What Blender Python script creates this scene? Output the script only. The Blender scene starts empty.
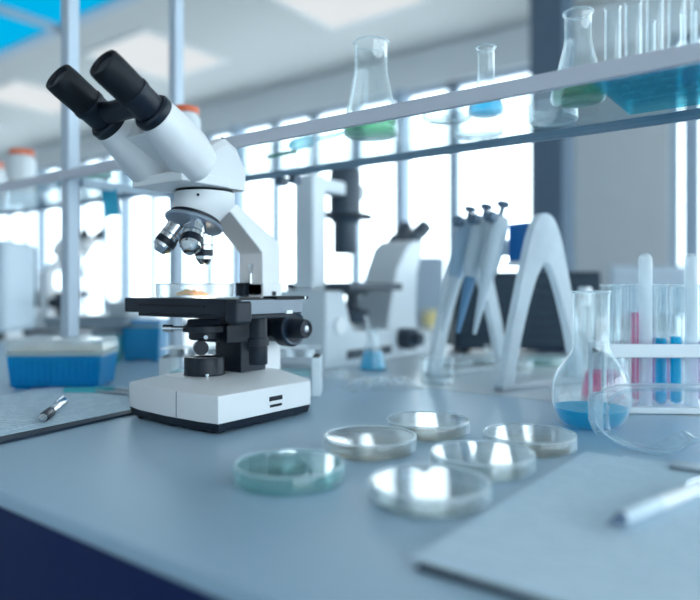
import bpy, bmesh, math, random
from mathutils import Vector, Matrix
random.seed(7)
scene = bpy.context.scene
COL = scene.collection
PI = math.pi
# ------------------------------------------------------------------ camera
# World: X runs along the bench, Y from the camera side towards the windows, Z up (floor = 0).
DESK = 0.90
CAMZ = DESK + 0.16
F_PX = 650.0
HORIZON = 288.0
RIGHT = Vector((0.8, 0.6, 0)); FWD = Vector((-0.6, 0.8, 0))
cam_d = bpy.data.cameras.new('camera'); cam = bpy.data.objects.new('camera', cam_d); COL.objects.link(cam)
cam.location = (0, 0, CAMZ)
cam.rotation_euler = (PI/2, 0, math.atan2(0.6, 0.8))
cam_d.sensor_width = 36.0
cam_d.lens = F_PX/700*36.0
cam_d.shift_y = -(300-HORIZON)/700.0
cam_d.clip_start = 0.02
cam_d.dof.use_dof = True
cam_d.dof.focus_distance = 0.73
cam_d.dof.aperture_fstop = 2.2
scene.camera = cam
# ------------------------------------------------------------------ world, exposure
wd = bpy.data.worlds.new('overcast_sky'); scene.world = wd; wd.use_nodes = True
bgn = wd.node_tree.nodes['Background']
bgn.inputs['Color'].default_value = (0.79, 0.925, 1.0, 1)
bgn.inputs['Strength'].default_value = 4.0
scene.view_settings.view_transform = 'Standard'
scene.view_settings.look = 'None'
scene.view_settings.exposure = 0.48
scene.view_settings.gamma = 1.0
scene.view_settings.use_curve_mapping = False
scene.cycles.use_denoising = True
scene.cycles.transparent_max_bounces = 40
scene.cycles.max_bounces = 12
scene.cycles.diffuse_bounces = 5
scene.cycles.sample_clamp_indirect = 8.0

LAMP_POWER = 0.62      # ceiling lamps, emission strength
# ------------------------------------------------------------------ pixel helpers
def W(px, z, h):
    """point at depth z along the view axis, column px, world height h above the bench top"""
    p = z*FWD + ((px-350)/F_PX*z)*RIGHT
    return Vector((p.x, p.y, DESK+h))
def G(px, py, h=0.0):
    z = (CAMZ-(DESK+h))*F_PX/(py-HORIZON)
    return W(px, z, h)
# ------------------------------------------------------------------ materials
MATS = {}
def nt(name):
    m = bpy.data.materials.new(name); m.use_nodes = True
    t = m.node_tree
    for n in list(t.nodes): t.nodes.remove(n)
    out = t.nodes.new('ShaderNodeOutputMaterial')
    return m, t, out
def link(t, a, b): t.links.new(a, b)
def mat(name, col, rough=0.5, metal=0.0, spec=0.5, var=0.05, scale=12.0, bump=0.0, bscale=200.0, coat=0.0, emit=None, estr=0.0, sss=0.0):
    if name in MATS: return MATS[name]
    m, t, out = nt(name)
    p = t.nodes.new('ShaderNodeBsdfPrincipled')
    tc = t.nodes.new('ShaderNodeTexCoord')
    nz = t.nodes.new('ShaderNodeTexNoise'); nz.inputs['Scale'].default_value = scale; nz.inputs['Detail'].default_value = 4
    link(t, tc.outputs['Object'], nz.inputs['Vector'])
    mx = t.nodes.new('ShaderNodeMix'); mx.data_type = 'RGBA'
    mx.inputs['A'].default_value = (*[max(0, c*(1-var)) for c in col], 1)
    mx.inputs['B'].default_value = (*[min(1, c*(1+var)) for c in col], 1)
    link(t, nz.outputs['Fac'], mx.inputs['Factor'])
    link(t, mx.outputs['Result'], p.inputs['Base Color'])
    p.inputs['Roughness'].default_value = rough; p.inputs['Metallic'].default_value = metal
    p.inputs['Specular IOR Level'].default_value = spec
    p.inputs['Coat Weight'].default_value = coat
    if sss: 
        p.inputs['Subsurface Weight'].default_value = sss; p.inputs['Subsurface Radius'].default_value = (.01, .01, .01)
    if emit:
        p.inputs['Emission Color'].default_value = (*emit, 1); p.inputs['Emission Strength'].default_value = estr
    if bump:
        b = t.nodes.new('ShaderNodeBump'); b.inputs['Strength'].default_value = bump; b.inputs['Distance'].default_value = .001
        n2 = t.nodes.new('ShaderNodeTexNoise'); n2.inputs['Scale'].default_value = bscale
        link(t, tc.outputs['Object'], n2.inputs['Vector'])
        link(t, n2.outputs['Fac'], b.inputs['Height']); link(t, b.outputs['Normal'], p.inputs['Normal'])
    link(t, p.outputs[0], out.inputs[0]); MATS[name] = m
    return m
def thin(name, tint=(.96,.985,.99), milk=.03, edge=.25, milkcol=(.85,.93,.97), rough=.015, ior=1.5, refl=1.0):
    """thin clear wall: lets light through, Fresnel reflection, a little haze that thickens at grazing angles, painted in for bright refracted rims"""
    if name in MATS: return MATS[name]
    m, t, out = nt(name)
    tr = t.nodes.new('ShaderNodeBsdfTransparent'); tr.inputs[0].default_value = (*tint, 1)
    gl = t.nodes.new('ShaderNodeBsdfGlossy'); gl.inputs['Roughness'].default_value = rough; gl.inputs['Color'].default_value = (refl, refl, refl, 1)
    fr = t.nodes.new('ShaderNodeFresnel')
    geo = t.nodes.new('ShaderNodeNewGeometry'); ia = t.nodes.new('ShaderNodeMath'); ia.operation = 'MULTIPLY_ADD'    # same reflectance from both sides of the wall
    ia.inputs[1].default_value = 1/ior-ior; ia.inputs[2].default_value = ior; link(t, geo.outputs['Backfacing'], ia.inputs[0]); link(t, ia.outputs[0], fr.inputs[0])
    m1 = t.nodes.new('ShaderNodeMixShader'); link(t, fr.outputs[0], m1.inputs[0]); link(t, tr.outputs[0], m1.inputs[1]); link(t, gl.outputs[0], m1.inputs[2])
    tc = t.nodes.new('ShaderNodeTexCoord')
    nz = t.nodes.new('ShaderNodeTexNoise'); nz.inputs['Scale'].default_value = 30
    link(t, tc.outputs['Object'], nz.inputs['Vector'])
    tl = t.nodes.new('ShaderNodeBsdfTranslucent'); tl.inputs[0].default_value = (*milkcol, 1)
    df = t.nodes.new('ShaderNodeBsdfDiffuse'); df.inputs[0].default_value = (*milkcol, 1)
    md = t.nodes.new('ShaderNodeMixShader'); md.inputs[0].default_value = .5; link(t, tl.outputs[0], md.inputs[1]); link(t, df.outputs[0], md.inputs[2])
    lw = t.nodes.new('ShaderNodeLayerWeight'); lw.inputs['Blend'].default_value = .5
    pw = t.nodes.new('ShaderNodeMath'); pw.operation = 'POWER'; pw.inputs[1].default_value = 4.0; link(t, lw.outputs['Facing'], pw.inputs[0])
    ml = t.nodes.new('ShaderNodeMath'); ml.operation = 'MULTIPLY_ADD'; ml.inputs[1].default_value = edge; ml.inputs[2].default_value = milk
    link(t, pw.outputs[0], ml.inputs[0])
    vr = t.nodes.new('ShaderNodeMath'); vr.operation = 'MULTIPLY_ADD'; vr.inputs[1].default_value = .3; vr.inputs[2].default_value = .85
    link(t, nz.outputs['Fac'], vr.inputs[0])
    mm = t.nodes.new('ShaderNodeMath'); mm.operation = 'MULTIPLY'; mm.use_clamp = True
    link(t, ml.outputs[0], mm.inputs[0]); link(t, vr.outputs[0], mm.inputs[1])
    m2 = t.nodes.new('ShaderNodeMixShader'); link(t, mm.outputs[0], m2.inputs[0]); link(t, m1.outputs[0], m2.inputs[1]); link(t, md.outputs[0], m2.inputs[2])
    link(t, m2.outputs[0], out.inputs[0]); MATS[name] = m
    return m
def emitter(name, col, s):
    if name in MATS: return MATS[name]
    m, t, out = nt(name)
    e = t.nodes.new('ShaderNodeEmission'); e.inputs[1].default_value = s
    tc = t.nodes.new('ShaderNodeTexCoord'); nz = t.nodes.new('ShaderNodeTexNoise'); nz.inputs['Scale'].default_value = 2
    link(t, tc.outputs['Object'], nz.inputs['Vector'])
    mx = t.nodes.new('ShaderNodeMix'); mx.data_type = 'RGBA'
    mx.inputs['A'].default_value = (*[c*.92 for c in col], 1); mx.inputs['B'].default_value = (*col, 1)
    link(t, nz.outputs['Fac'], mx.inputs['Factor']); link(t, mx.outputs['Result'], e.inputs[0])
    link(t, e.outputs[0], out.inputs[0]); MATS[name] = m
    return m
def paper_mat(name, col, line, rows=160.0):
    m, t, out = nt(name)
    p = t.nodes.new('ShaderNodeBsdfPrincipled'); p.inputs['Roughness'].default_value = .75; p.inputs['Specular IOR Level'].default_value = .2
    tc = t.nodes.new('ShaderNodeTexCoord')
    sp = t.nodes.new('ShaderNodeSeparateXYZ'); link(t, tc.outputs['Object'], sp.inputs[0])
    mu = t.nodes.new('ShaderNodeMath'); mu.operation = 'MULTIPLY'; mu.inputs[1].default_value = rows; link(t, sp.outputs['Y'], mu.inputs[0])
    frc = t.nodes.new('ShaderNodeMath'); frc.operation = 'FRACT'; link(t, mu.outputs[0], frc.inputs[0])
    lt = t.nodes.new('ShaderNodeMath'); lt.operation = 'LESS_THAN'; lt.inputs[1].default_value = .35; link(t, frc.outputs[0], lt.inputs[0])
    nz = t.nodes.new('ShaderNodeTexNoise'); nz.inputs['Scale'].default_value = 60; nz.inputs['Detail'].default_value = 1
    link(t, tc.outputs['Object'], nz.inputs['Vector'])
    gt = t.nodes.new('ShaderNodeMath'); gt.operation = 'GREATER_THAN'; gt.inputs[1].default_value = .47; link(t, nz.outputs['Fac'], gt.inputs[0])
    an = t.nodes.new('ShaderNodeMath'); an.operation = 'MULTIPLY'; link(t, lt.outputs[0], an.inputs[0]); link(t, gt.outputs[0], an.inputs[1])
    mx = t.nodes.new('ShaderNodeMix'); mx.data_type = 'RGBA'; mx.inputs['A'].default_value = (*col, 1); mx.inputs['B'].default_value = (*line, 1)
    link(t, an.outputs[0], mx.inputs['Factor']); link(t, mx.outputs['Result'], p.inputs['Base Color'])
    link(t, p.outputs[0], out.inputs[0])
    return m
WHITE   = mat('microscope_white', (.76,.77,.79), .36, var=.02, bump=.05, bscale=900)
BLACKP  = mat('black_plastic', (.006,.012,.023), .42, spec=.35, var=.2, bump=.08, bscale=700)
BLACKM  = mat('black_matte', (.004,.007,.012), .55, spec=.3, var=.2)
GREYM   = mat('grey_metal_paint', (.22,.26,.31), .4, .2)
STAGEG  = mat('stage_side_lit', (.20,.23,.27), .35, .3)
CHROME  = mat('chrome', (.66,.70,.74), .16, 1.0, var=.03)
STEEL   = mat('brushed_steel', (.42,.46,.50), .3, 1.0, var=.06)
LENS    = mat('coated_lens', (.006,.008,.02), .25, 0, spec=.3)
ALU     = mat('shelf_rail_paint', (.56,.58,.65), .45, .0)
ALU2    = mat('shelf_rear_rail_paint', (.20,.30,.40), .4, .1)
POSTM   = mat('post_paint', (.47,.55,.64), .38, .1)
GLASS   = thin('lab_glass', (.965,.985,.99), .014, .65)
GLASS_D = thin('petri_plastic', (.955,.975,.985), .055, .55)
GLASS_T = thin('petri_plastic_teal', (.91,.97,.97), .06, .5, (.62,.86,.88))
SHELFG  = thin('shelf_glass', (.90,.955,.97), .015, .05, ior=1.25)
PANE    = thin('window_pane', (.97,.985,.99), .004, .02, ior=1.2)
FROST   = thin('frosted_tube', (.9,.95,.97), .42, .35, (.88,.93,.96))
def liquid(name, c, milk=.25, mc=None):
    return thin(name, c, milk, .15, mc or c, ior=1.33)
BLUEL = liquid('blue_liquid', (.01,.74,.93), .50, (.0,.62,.84))
PINKL = liquid('pink_liquid', (.96,.25,.55), .40, (.95,.12,.42))
GREENL = liquid('green_liquid', (.30,.66,.40), .35, (.10,.45,.22))
PURPL = liquid('lilac_liquid', (.76,.60,.82), .25)
AQUA = thin('aqua_acrylic', (.45,.87,.93), .12, .15, (.12,.65,.80))
BLUEP = mat('blue_plastic', (.006,.26,.52), .35, sss=0, var=.08)
BLUEB = thin('blue_translucent_box', (.02,.28,.62), .75, .1, (.01,.44,.80))
TEALP = mat('teal_plastic', (.05,.38,.45), .4)
WHITEP = mat('white_plastic', (.80,.84,.87), .35, var=.02)
FROSTP = mat('frosted_white_plastic', (.72,.79,.84), .4, var=.02)
ORANGE = mat('orange_cap', (.72,.13,.04), .45)
GREENP = mat('green_plastic', (.03,.42,.22), .4)
SLATE = mat('slate_paint', (.075,.12,.175), .5, var=.05)
NAVY = mat('navy_fascia', (.002,.012,.075), .5, spec=.25, var=.08, scale=5)
# ------------------------------------------------------------------ mesh helpers
def new(): return bmesh.new()
def prim_box(bm, c, s, rot=None):
    r = bmesh.ops.create_cube(bm, size=1.0)
    M = Matrix.Translation(Vector(c)) @ (rot.to_4x4() if rot else Matrix.Identity(4)) @ Matrix.Diagonal((*s, 1))
    bmesh.ops.transform(bm, matrix=M, verts=r['verts'])
    return r['verts']
def frame_to(d):
    d = Vector(d).normalized()
    return Vector((0, 0, 1)).rotation_difference(d).to_matrix().to_4x4()
def lathe(bm, prof, seg=32, M=None, close=False):
    """prof: list of (r, z) from bottom to top. r==0 ends become poles."""
    M = M or Matrix.Identity(4)
    rings = []
    for r, z in prof:
        if r < 1e-7: rings.append([bm.verts.new(M @ Vector((0, 0, z)))])
        else: rings.append([bm.verts.new(M @ Vector((r*math.cos(2*PI*k/seg), r*math.sin(2*PI*k/seg), z))) for k in range(seg)])
    for a, b in zip(rings[:-1], rings[1:]):
        for k in range(seg):
            k2 = (k+1) % seg
            if len(a) == 1 and len(b) == 1: continue
            if len(a) == 1: bm.faces.new((a[0], b[k2], b[k])) if False else bm.faces.new((a[0], b[k], b[k2]))
            elif len(b) == 1: bm.faces.new((a[k], b[0], a[k2])) if False else bm.faces.new((a[k], a[k2], b[0]))
            else: bm.faces.new((a[k], a[k2], b[k2], b[k]))
    return bm
def cyl(bm, p0, p1, r0, r1=None, seg=32):
    p0 = Vector(p0); p1 = Vector(p1); r1 = r0 if r1 is None else r1
    M = Matrix.Translation(p0) @ frame_to(p1-p0); L = (p1-p0).length
    return lathe(bm, [(0, 0), (r0, 0), (r1, L), (0, L)], seg, M)
def prism(bm, poly, a, b, axis='z'):
    """extrude a 2D polygon between a and b along an axis; 'x': poly=(y,z), 'y': poly=(x,z), 'z': poly=(x,y)"""
    def P(u, v, w): return {'x': (w, u, v), 'y': (u, w, v), 'z': (u, v, w)}[axis]
    A = [bm.verts.new(P(u, v, a)) for u, v in poly]; B = [bm.verts.new(P(u, v, b)) for u, v in poly]
    n = len(poly)
    bm.faces.new(A); bm.faces.new(list(reversed(B)))
    for k in range(n): bm.faces.new((A[k], B[k], B[(k+1) % n], A[(k+1) % n]))
    return bm
def loft(bm, rings, cap=True):
    R = [[bm.verts.new(p) for p in ring] for ring in rings]
    n = len(R[0])
    for a, b in zip(R[:-1], R[1:]):
        for k in range(n): bm.faces.new((a[k], a[(k+1) % n], b[(k+1) % n], b[k]))
    if cap: bm.faces.new(list(reversed(R[0]))); bm.faces.new(R[-1])
    return bm
def tube(bm, pts, r, seg=10, cap=True):
    pts = [Vector(p) for p in pts]; rings = []
    for i, p in enumerate(pts):
        d = (pts[min(i+1, len(pts)-1)]-pts[max(i-1, 0)]).normalized()
        up = Vector((0, 0, 1)) if abs(d.z) < .9 else Vector((1, 0, 0))
        s = d.cross(up).normalized(); u = s.cross(d)
        rr = r[i] if isinstance(r, (list, tuple)) else r
        rings.append([p + rr*(math.cos(2*PI*k/seg)*s + math.sin(2*PI*k/seg)*u) for k in range(seg)])
    return loft(bm, rings, cap)
def obj(name, bm, m, parent=None, loc=(0,0,0), rot=(0,0,0), bevel=0, smooth=35, seg=2):
    bmesh.ops.recalc_face_normals(bm, faces=bm.faces)
    me = bpy.data.meshes.new(name); bm.to_mesh(me); bm.free()
    me.materials.append(m)
    if smooth:
        me.polygons.foreach_set('use_smooth', [True]*len(me.polygons))
        me.set_sharp_from_angle(angle=math.radians(smooth))
    o = bpy.data.objects.new(name, me); COL.objects.link(o)
    o.location = loc; o.rotation_euler = rot
    if parent: o.parent = parent
    if bevel:
        b = o.modifiers.new('bevel', 'BEVEL'); b.width = bevel; b.segments = seg; b.limit_method = 'ANGLE'; b.angle_limit = math.radians(40)
        b.harden_normals = True
    return o
def share(name, src, parent=None, loc=(0,0,0), rot=(0,0,0)):
    o = src.copy(); COL.objects.link(o); o.name = name
    o.parent = parent; o.location = loc; o.rotation_euler = rot
    return o
def tag(o, label=None, cat=None, group=None, kind=None):
    if label: o['label'] = label
    if cat: o['category'] = cat
    if group: o['group'] = group
    if kind: o['kind'] = kind
    return o
def thing(name, label, cat, loc=(0,0,0), rz=0, group=None):
    o = bpy.data.objects.new(name, None); COL.objects.link(o); o.empty_display_size = .02
    o.location = loc; o.rotation_euler = (0, 0, rz)
    return tag(o, label, cat, group)
def copy_tree(o, parent=None):
    c = o.copy(); COL.objects.link(c); c.parent = parent
    for ch in list(o.children): copy_tree(ch, c)
    return c
def box(name, c, s, m, parent=None, bevel=0, rot=(0,0,0)):
    bm = new(); prim_box(bm, (0,0,0), s)
    return obj(name, bm, m, parent, c, rot, bevel)
def struct(o): o['kind'] = 'structure'; return o
FACE = math.atan2(0.6, 0.8)       # turn a thing square to the line of sight
# ================================================================== THE ROOM
XL, XR, YB, YW, CEIL = -12.0, 3.5, -3.4, 4.9, 3.13
WALLM = mat('painted_wall', (.74,.765,.78), .8, var=.03, scale=2, bump=.1)
CEILM = mat('ceiling_paint', (.47,.475,.465), .9, var=.02, scale=1.5)
FLOORM = mat('vinyl_floor', (.33,.40,.46), .35, var=.06, scale=3)
FRAMEM = mat('window_frame_paint', (.30,.39,.49), .5, var=.03)
struct(box('floor', ((XL+XR)/2, (YB+YW)/2, -.05), (XR-XL+.4, YW-YB+.4, .1), FLOORM))
struct(box('ceiling', ((XL+XR)/2, (YB+YW)/2, CEIL+.05), (XR-XL+.4, YW-YB+.4, .1), CEILM))
struct(box('wall_left', (XL-.1, (YB+YW)/2, CEIL/2), (.2, YW-YB+.4, CEIL), WALLM))
SILL, HEAD = .62, 2.81
struct(box('wall_right_sill', (XR+.1, (YB+YW)/2, SILL/2), (.2, YW-YB+.4, SILL), WALLM))
struct(box('wall_right_head', (XR+.1, (YB+YW)/2, (HEAD+CEIL)/2), (.2, YW-YB+.4, CEIL-HEAD), WALLM))
struct(box('wall_right_pier', (XR+.1, YB+.2, (SILL+HEAD)/2), (.2, .8, HEAD-SILL), WALLM))
struct(box('wall_right_corner', (XR+.1, YW-.1, (SILL+HEAD)/2), (.2, .6, HEAD-SILL), WALLM))
struct(box('wall_behind_camera', ((XL+XR)/2, YB-.1, CEIL/2), (XR-XL, .2, CEIL), WALLM))
SILL, HEAD = .62, 2.81
struct(box('wall_window_sill', ((XL+XR)/2, YW+.1, SILL/2), (XR-XL, .2, SILL), WALLM))
struct(box('wall_window_head', ((XL+XR)/2, YW+.1, (HEAD+CEIL)/2), (XR-XL, .2, CEIL-HEAD), WALLM))
struct(box('wall_window_pier', (-1.36, YW+.1, (SILL+HEAD)/2), (.86, .2, HEAD-SILL), mat('pier_paint', (.52,.545,.56), .8)))
struct(box('trim_1', ((XL+XR)/2, YW-.05, SILL+.015), (XR-XL, .14, .03), WALLM, bevel=.004))
def window(n, xa, xb, side=False):
    r = bpy.data.objects.new('window_%d' % n, None); COL.objects.link(r); r.location = (XR+.08, (xa+xb)/2, SILL) if side else ((xa+xb)/2, YW+.08, SILL); r.rotation_euler = (0, 0, PI/2 if side else 0)
    r['kind'] = 'structure'
    w = xb-xa; h = HEAD-SILL
    bm = new()
    for s in (-1, 1): prim_box(bm, (s*(w/2-.025), 0, h/2), (.05, .07, h))
    for z in (.025, h-.025): prim_box(bm, (0, 0, z), (w, .07, .05))
    obj('frame', bm, FRAMEM, r)
    bm = new(); prim_box(bm, (0, 0, h/2), (w-.10, .006, h-.1)); obj('pane', bm, PANE, r)
    return r
edges = [-1.79 - .0, -2.618, -3.108, -3.66, -4.17, -4.70, -5.22, -5.74, -6.26, -6.78, -7.30, -7.82, -8.34, -8.86, -9.38, -9.90, -10.42, -10.94, -11.46, -12.0]
for k in range(len(edges)-1): window(k+1, edges[k+1], edges[k])
for k, (a, b) in enumerate(((-.93, -.80), (-.80, .0), (.0, .9), (.9, 1.8), (1.8, 2.7), (2.7, 3.5))): window(len(edges)+k, a, b)
for k in range(7): window(len(edges)+6+k, YB+.6+k*1.0, YB+1.6+k*1.0, True)
bm = new(); prim_box(bm, (0, 0, CEIL/2), (.23, .23, CEIL))
struct(obj('trim_2', bm, SLATE, None, (-1.53, 4.3, 0), bevel=.01))
# wide pier between two window bays
bm = new(); prim_box(bm, (0, 0, 0), (.10, .10, HEAD-SILL))
for k, x in enumerate((-3.108, -5.22, -7.30, -9.38)):
    bm = new(); prim_box(bm, (0, 0, 0), (.10, .12, HEAD-SILL)); struct(obj('trim_%d' % (3+k), bm, FRAMEM, None, (x, YW+.02, (HEAD+SILL)/2)))
# portal: tells the renderer where daylight enters
# ceiling lamps
LAMPE = emitter('led_diffuser', (.93,.975,1.0), LAMP_POWER)
LAMPF = mat('lamp_frame_paint', (.55,.58,.60), .5)
lamp0 = None
for iy, y in enumerate((3.62, 1.4, -.8, -3.0)):
    for ix in range(7):
        x = -2.78 + (ix-4)*2.1 + (2.1 if False else 0)
        if x > XR-.5 or x < XL+.5: continue
        if iy == 1 and -6.4 < x < -3.2: continue
        if lamp0 is None:
            lamp0 = thing('ceiling_light', 'square white panel light set in the ceiling', 'ceiling light', group='panel lights in the ceiling')
            bm = new()
            for s in (-1, 1):
                prim_box(bm, (s*.44, 0, -.006), (.03, .91, .012)); prim_box(bm, (0, s*.44, -.006), (.85, .03, .012))
            obj('frame', bm, LAMPF, lamp0)
            bm = new(); prim_box(bm, (0, 0, -.004), (.85, .85, .008)); obj('diffuser', bm, LAMPE, lamp0)
            l = lamp0
        else: l = copy_tree(lamp0)
        l.location = (x, y, CEIL)
# blue glazed panels in the ceiling
BLUEPANEL = emitter('blue_ceiling_glazing', (.0,.34,.62), 1.0)
t = thing('blue_ceiling_panel', 'bright cyan glazed ceiling panel with grey frame bars', 'ceiling panel', (-4.9, 2.15, CEIL))
for xa, xb in ((-1.35, -.06), (.06, 1.35)):
    bm = new(); prim_box(bm, ((xa+xb)/2, 0, -.01), (xb-xa, 1.08, .014)); obj('pane', bm, BLUEPANEL, t)
for x in (-1.4, 0, 1.4):
    bm = new(); prim_box(bm, (x, 0, -.02), (.11, 1.2, .04)); obj('frame_bar', bm, FRAMEM, t)
for y in (-.58, .58):
    bm = new(); prim_box(bm, (0, y, -.02), (2.9, .09, .04)); obj('frame_rail', bm, FRAMEM, t)
# ================================================================== BENCHES
WORKTOP = mat('worktop_laminate', (.32,.46,.58), .33, var=.02, scale=4, spec=.5)
def bench(label, x0, x1, y0, y1, top, h=DESK, front=True):
    t = thing('lab_bench', label, 'lab bench', ((x0+x1)/2, (y0+y1)/2, 0))
    w = x1-x0; d = y1-y0
    bm = new(); prim_box(bm, (0, 0, h-.006), (w, d, .012)); obj('worktop', bm, top, t, bevel=.003)
    bm = new(); prim_box(bm, (0, -d/2+.012, h-.012-.045), (w, .02, .09)); obj('front_rail', bm, NAVY, t)
    bm = new(); prim_box(bm, (0, d/2-.012, h-.012-.045), (w, .02, .09)); obj('rear_rail', bm, NAVY, t)
    for sx in (-1, 1):
        for sy in (-1, 1):
            bm = new(); prim_box(bm, (sx*(w/2-.05), sy*(d/2-.06), (h-.012)/2), (.05, .05, h-.012)); obj('leg', bm, GREYM, t)
    bm = new(); prim_box(bm, (0, d/2-.1, .5), (w-.12, .02, .5)); obj('modesty_panel', bm, SLATE, t)
    return t
EDGE = .242
bench('pale blue-grey lab bench with navy front edge carrying the microscope', -3.4, 1.6, EDGE, .905, WORKTOP)
bench('pale bench behind the glass shelf rack carrying the inverted microscope', -3.4, 1.6, .91, 1.62, mat('rear_worktop', (.50,.57,.62), .3, var=.02))
bench('long white bench running along the window wall', -9.0, .6, 3.3, 4.0, mat('window_worktop', (.60,.65,.68), .4), h=.80)
# ================================================================== GLASS SHELF RACK
SH = .20+.16           # top of shelf above bench
t = thing('glass_shelf_rack', 'glass shelf on pale metal posts standing over the bench', 'shelf rack', (0, 0, DESK))
PX = -1.085
YF, YR = .61, .82
for x in (PX, .50, -2.62):
    for y in (YF, YR):
        w = .026 if y == YF else .022
        bm = new(); xx = x+(.026 if y == YR else 0); prim_box(bm, (xx, y+.012, .55), (w, .022, 1.10)); prim_box(bm, (xx, y+.012, .003), (.045, .035, .006))
        obj('post', bm, POSTM, t, bevel=.004)
    bm = new(); prim_box(bm, (x+.013, (YF+YR)/2+.012, SH-.014), (.016, YR-YF-.024, .014)); obj('cross_bar', bm, POSTM, t)
for x0, x1 in ((-2.62, PX), (PX, .50)):
    bm = new(); prim_box(bm, ((x0+x1)/2, YF-.003, SH-.004), (x1-x0-.002, .006, .0165)); obj('front_rail', bm, ALU, t, bevel=.001)
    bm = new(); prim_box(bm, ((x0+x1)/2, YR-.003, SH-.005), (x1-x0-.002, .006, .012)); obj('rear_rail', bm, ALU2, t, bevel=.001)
    bm = new(); prim_box(bm, ((x0+x1)/2, (YF+YR)/2-.003, SH-.003), (x1-x0-.03, YR-YF-.008, .006)); obj('glass_shelf', bm, SHELFG, t)
    for x in (x0+.33, x0+.36):
        bm = new(); prim_box(bm, (x, YR-.006, SH-.019), (.014, .02, .014)); obj('clip', bm, SLATE, t, bevel=.002)
# ================================================================== MICROSCOPE
def build_microscope():
    t = thing('microscope', 'white binocular compound microscope with black stage and eyepieces', 'microscope')
    # ---- base
    out = [(-.088,-.046), (-.058,-.054), (0,-.0585), (.058,-.0575), (.085,-.054), (.085,.10), (.078,.107), (-.082,.107), (-.088,.10)]
    def ring(s, z, dy=0): return [Vector((x*s, (y-.025)*s+.025+dy, z)) for x, y in out]
    bm = new(); loft(bm, [ring(.93, .002), ring(.97, .003), ring(.995, .0125)]); base_skirt = obj('base_skirt', bm, BLACKP, t, bevel=.001)
    deck = [(-.038,-.030), (-.028,-.036), (0,-.038), (.028,-.038), (.038,-.030), (.042,.085), (.038,.092), (-.038,.092), (-.042,.085)]
    bm = new(); loft(bm, [ring(1.0, .0125), ring(1.0, .0415), ring(.992, .0428), [Vector((x, y, .0545)) for x, y in deck]])
    bs = obj('base', bm, WHITE, t, bevel=.0008, smooth=15)
    bm = new(); prim_box(bm, (.020, -.0582, .028), (.0010, .0012, .029)); obj('seam', bm, GREYM, bs)
    for z, L in ((.029, .022), (.0205, .020)):
        bm = new(); prim_box(bm, (.0852, .036, z), (.0012, L, .0052 if z > .025 else .003)); obj('vent_slot', bm, BLACKM, bs)
    for x in (-.066, .066):
        for y in (-.038, .085):
            bm = new(); cyl(bm, (x, y, 0), (x, y, .004), .0085, .0085, 20); obj('foot', bm, BLACKM, t)
    # ---- illuminator
    bm = new(); lathe(bm, [(0,.0515), (.0255,.0515), (.0255,.055), (.0245,.0555), (.0245,.0745), (.0235,.0765), (.018,.0765), (.017,.075), (0,.075)], 40)
    il = obj('illuminator', bm, BLACKP, t)
    bm = new(); lathe(bm, [(0,.0752), (.0165,.0752), (.012,.0775), (0,.0785)], 32); obj('field_lens', bm, LENS, il)
    bm = new(); cyl(bm, (.030, -.022, .0505), (.030, -.022, .058), .0012, .0012, 10); cyl(bm, (.030, -.022, .057), (.030, -.022, .0595), .0022, .0022, 10); obj('lever', bm, CHROME, il)
    # ---- arm
    prof = [(.078,.050), (.113,.050), (.113,.219), (.035,.264), (.0,.268), (.0,.258), (.024,.2525), (.078,.206)]
    bm = new(); prism(bm, prof, -.0215, .0215, 'x'); arm = obj('arm', bm, WHITE, t, bevel=.0018, seg=3)
    # lower shoulder of the arm beside the stage
    bm = new(); prim_box(bm, (.0, .096, .158), (.046, .036, .016)); obj('arm_shoulder', bm, WHITE, arm, bevel=.001)
    bm = new(); prim_box(bm, (.0235, .098, .1525), (.001, .007, .006)); obj('screw_socket', bm, BLACKM, arm)
    bm = new(); prim_box(bm, (-.010, .073, .158), (.016, .010, .018)); obj('stop_block', bm, BLACKP, arm, bevel=.001)
    bm = new(); cyl(bm, (.002, .0765, .166), (.002, .0765, .179), .0025, .0025, 12)
    prim_box(bm, (.002, .0765, .184), (.003, .003, .012)); cyl(bm, (.002, .0745, .188), (.002, .0785, .188), .0038, .0038, 14); obj('stage_lock', bm, CHROME, arm)
    # ---- collar + head seat
    a = math.radians(20)
    A = Vector((0, -math.sin(a), -math.cos(a)))        # revolver axis, pointing down
    C0 = Vector((0, -.016, .2395))                     # centre of the nosepiece disc top
    seg = 40
    def tilt_ring(c, r, n):
        n = n.normalized(); u = Vector((1, 0, 0)); v = n.cross(u)
        return [c + r*(math.cos(2*PI*k/seg)*u + math.sin(2*PI*k/seg)*v) for k in range(seg)]
    bm = new()
    up = -A
    loft(bm, [tilt_ring(C0+up*.006, .027, up), tilt_ring(Vector((0,-.008,.255)), .0330, (up+Vector((0,0,1)))), tilt_ring(Vector((0,0,.264)), .0362, Vector((0,.12,1))), tilt_ring(Vector((0,0,.2755)), .0362, Vector((0,0,1)))])
    collar = obj('head_seat', bm, WHITE, t, smooth=40)
    bm = new(); cyl(bm, (.0218, -.0285, .269), (.0227, -.0294, .269), .0017, .0017, 10); obj('set_screw', bm, BLACKM, collar)
    bm = new(); cyl(bm, (0,0,.2755), (0,0,.2795), .0345, .034, 40); obj('dovetail_ring', bm, BLACKM, t)
    # ---- nosepiece
    bm = new(); lathe(bm, [(0,0), (.030,0), (.0305,.001), (.0305,.006), (0,.006)], 44, Matrix.Translation(C0+up*0) @ frame_to(up)); ns = obj('nosepiece', bm, BLACKP, t)
    bm = new(); lathe(bm, [(0,-.010), (.022,-.010), (.0345,-.0035), (.0355,-.001), (.0345,.0005), (0,.0005)], 44, Matrix.Translation(C0) @ frame_to(up))
    obj('turret', bm, STEEL if False else mat('turret_grey', (.30,.35,.42), .3, .6), ns)
    yv = Vector((0, math.cos(a), -math.sin(a))); xv = Vector((1, 0, 0))
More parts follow.
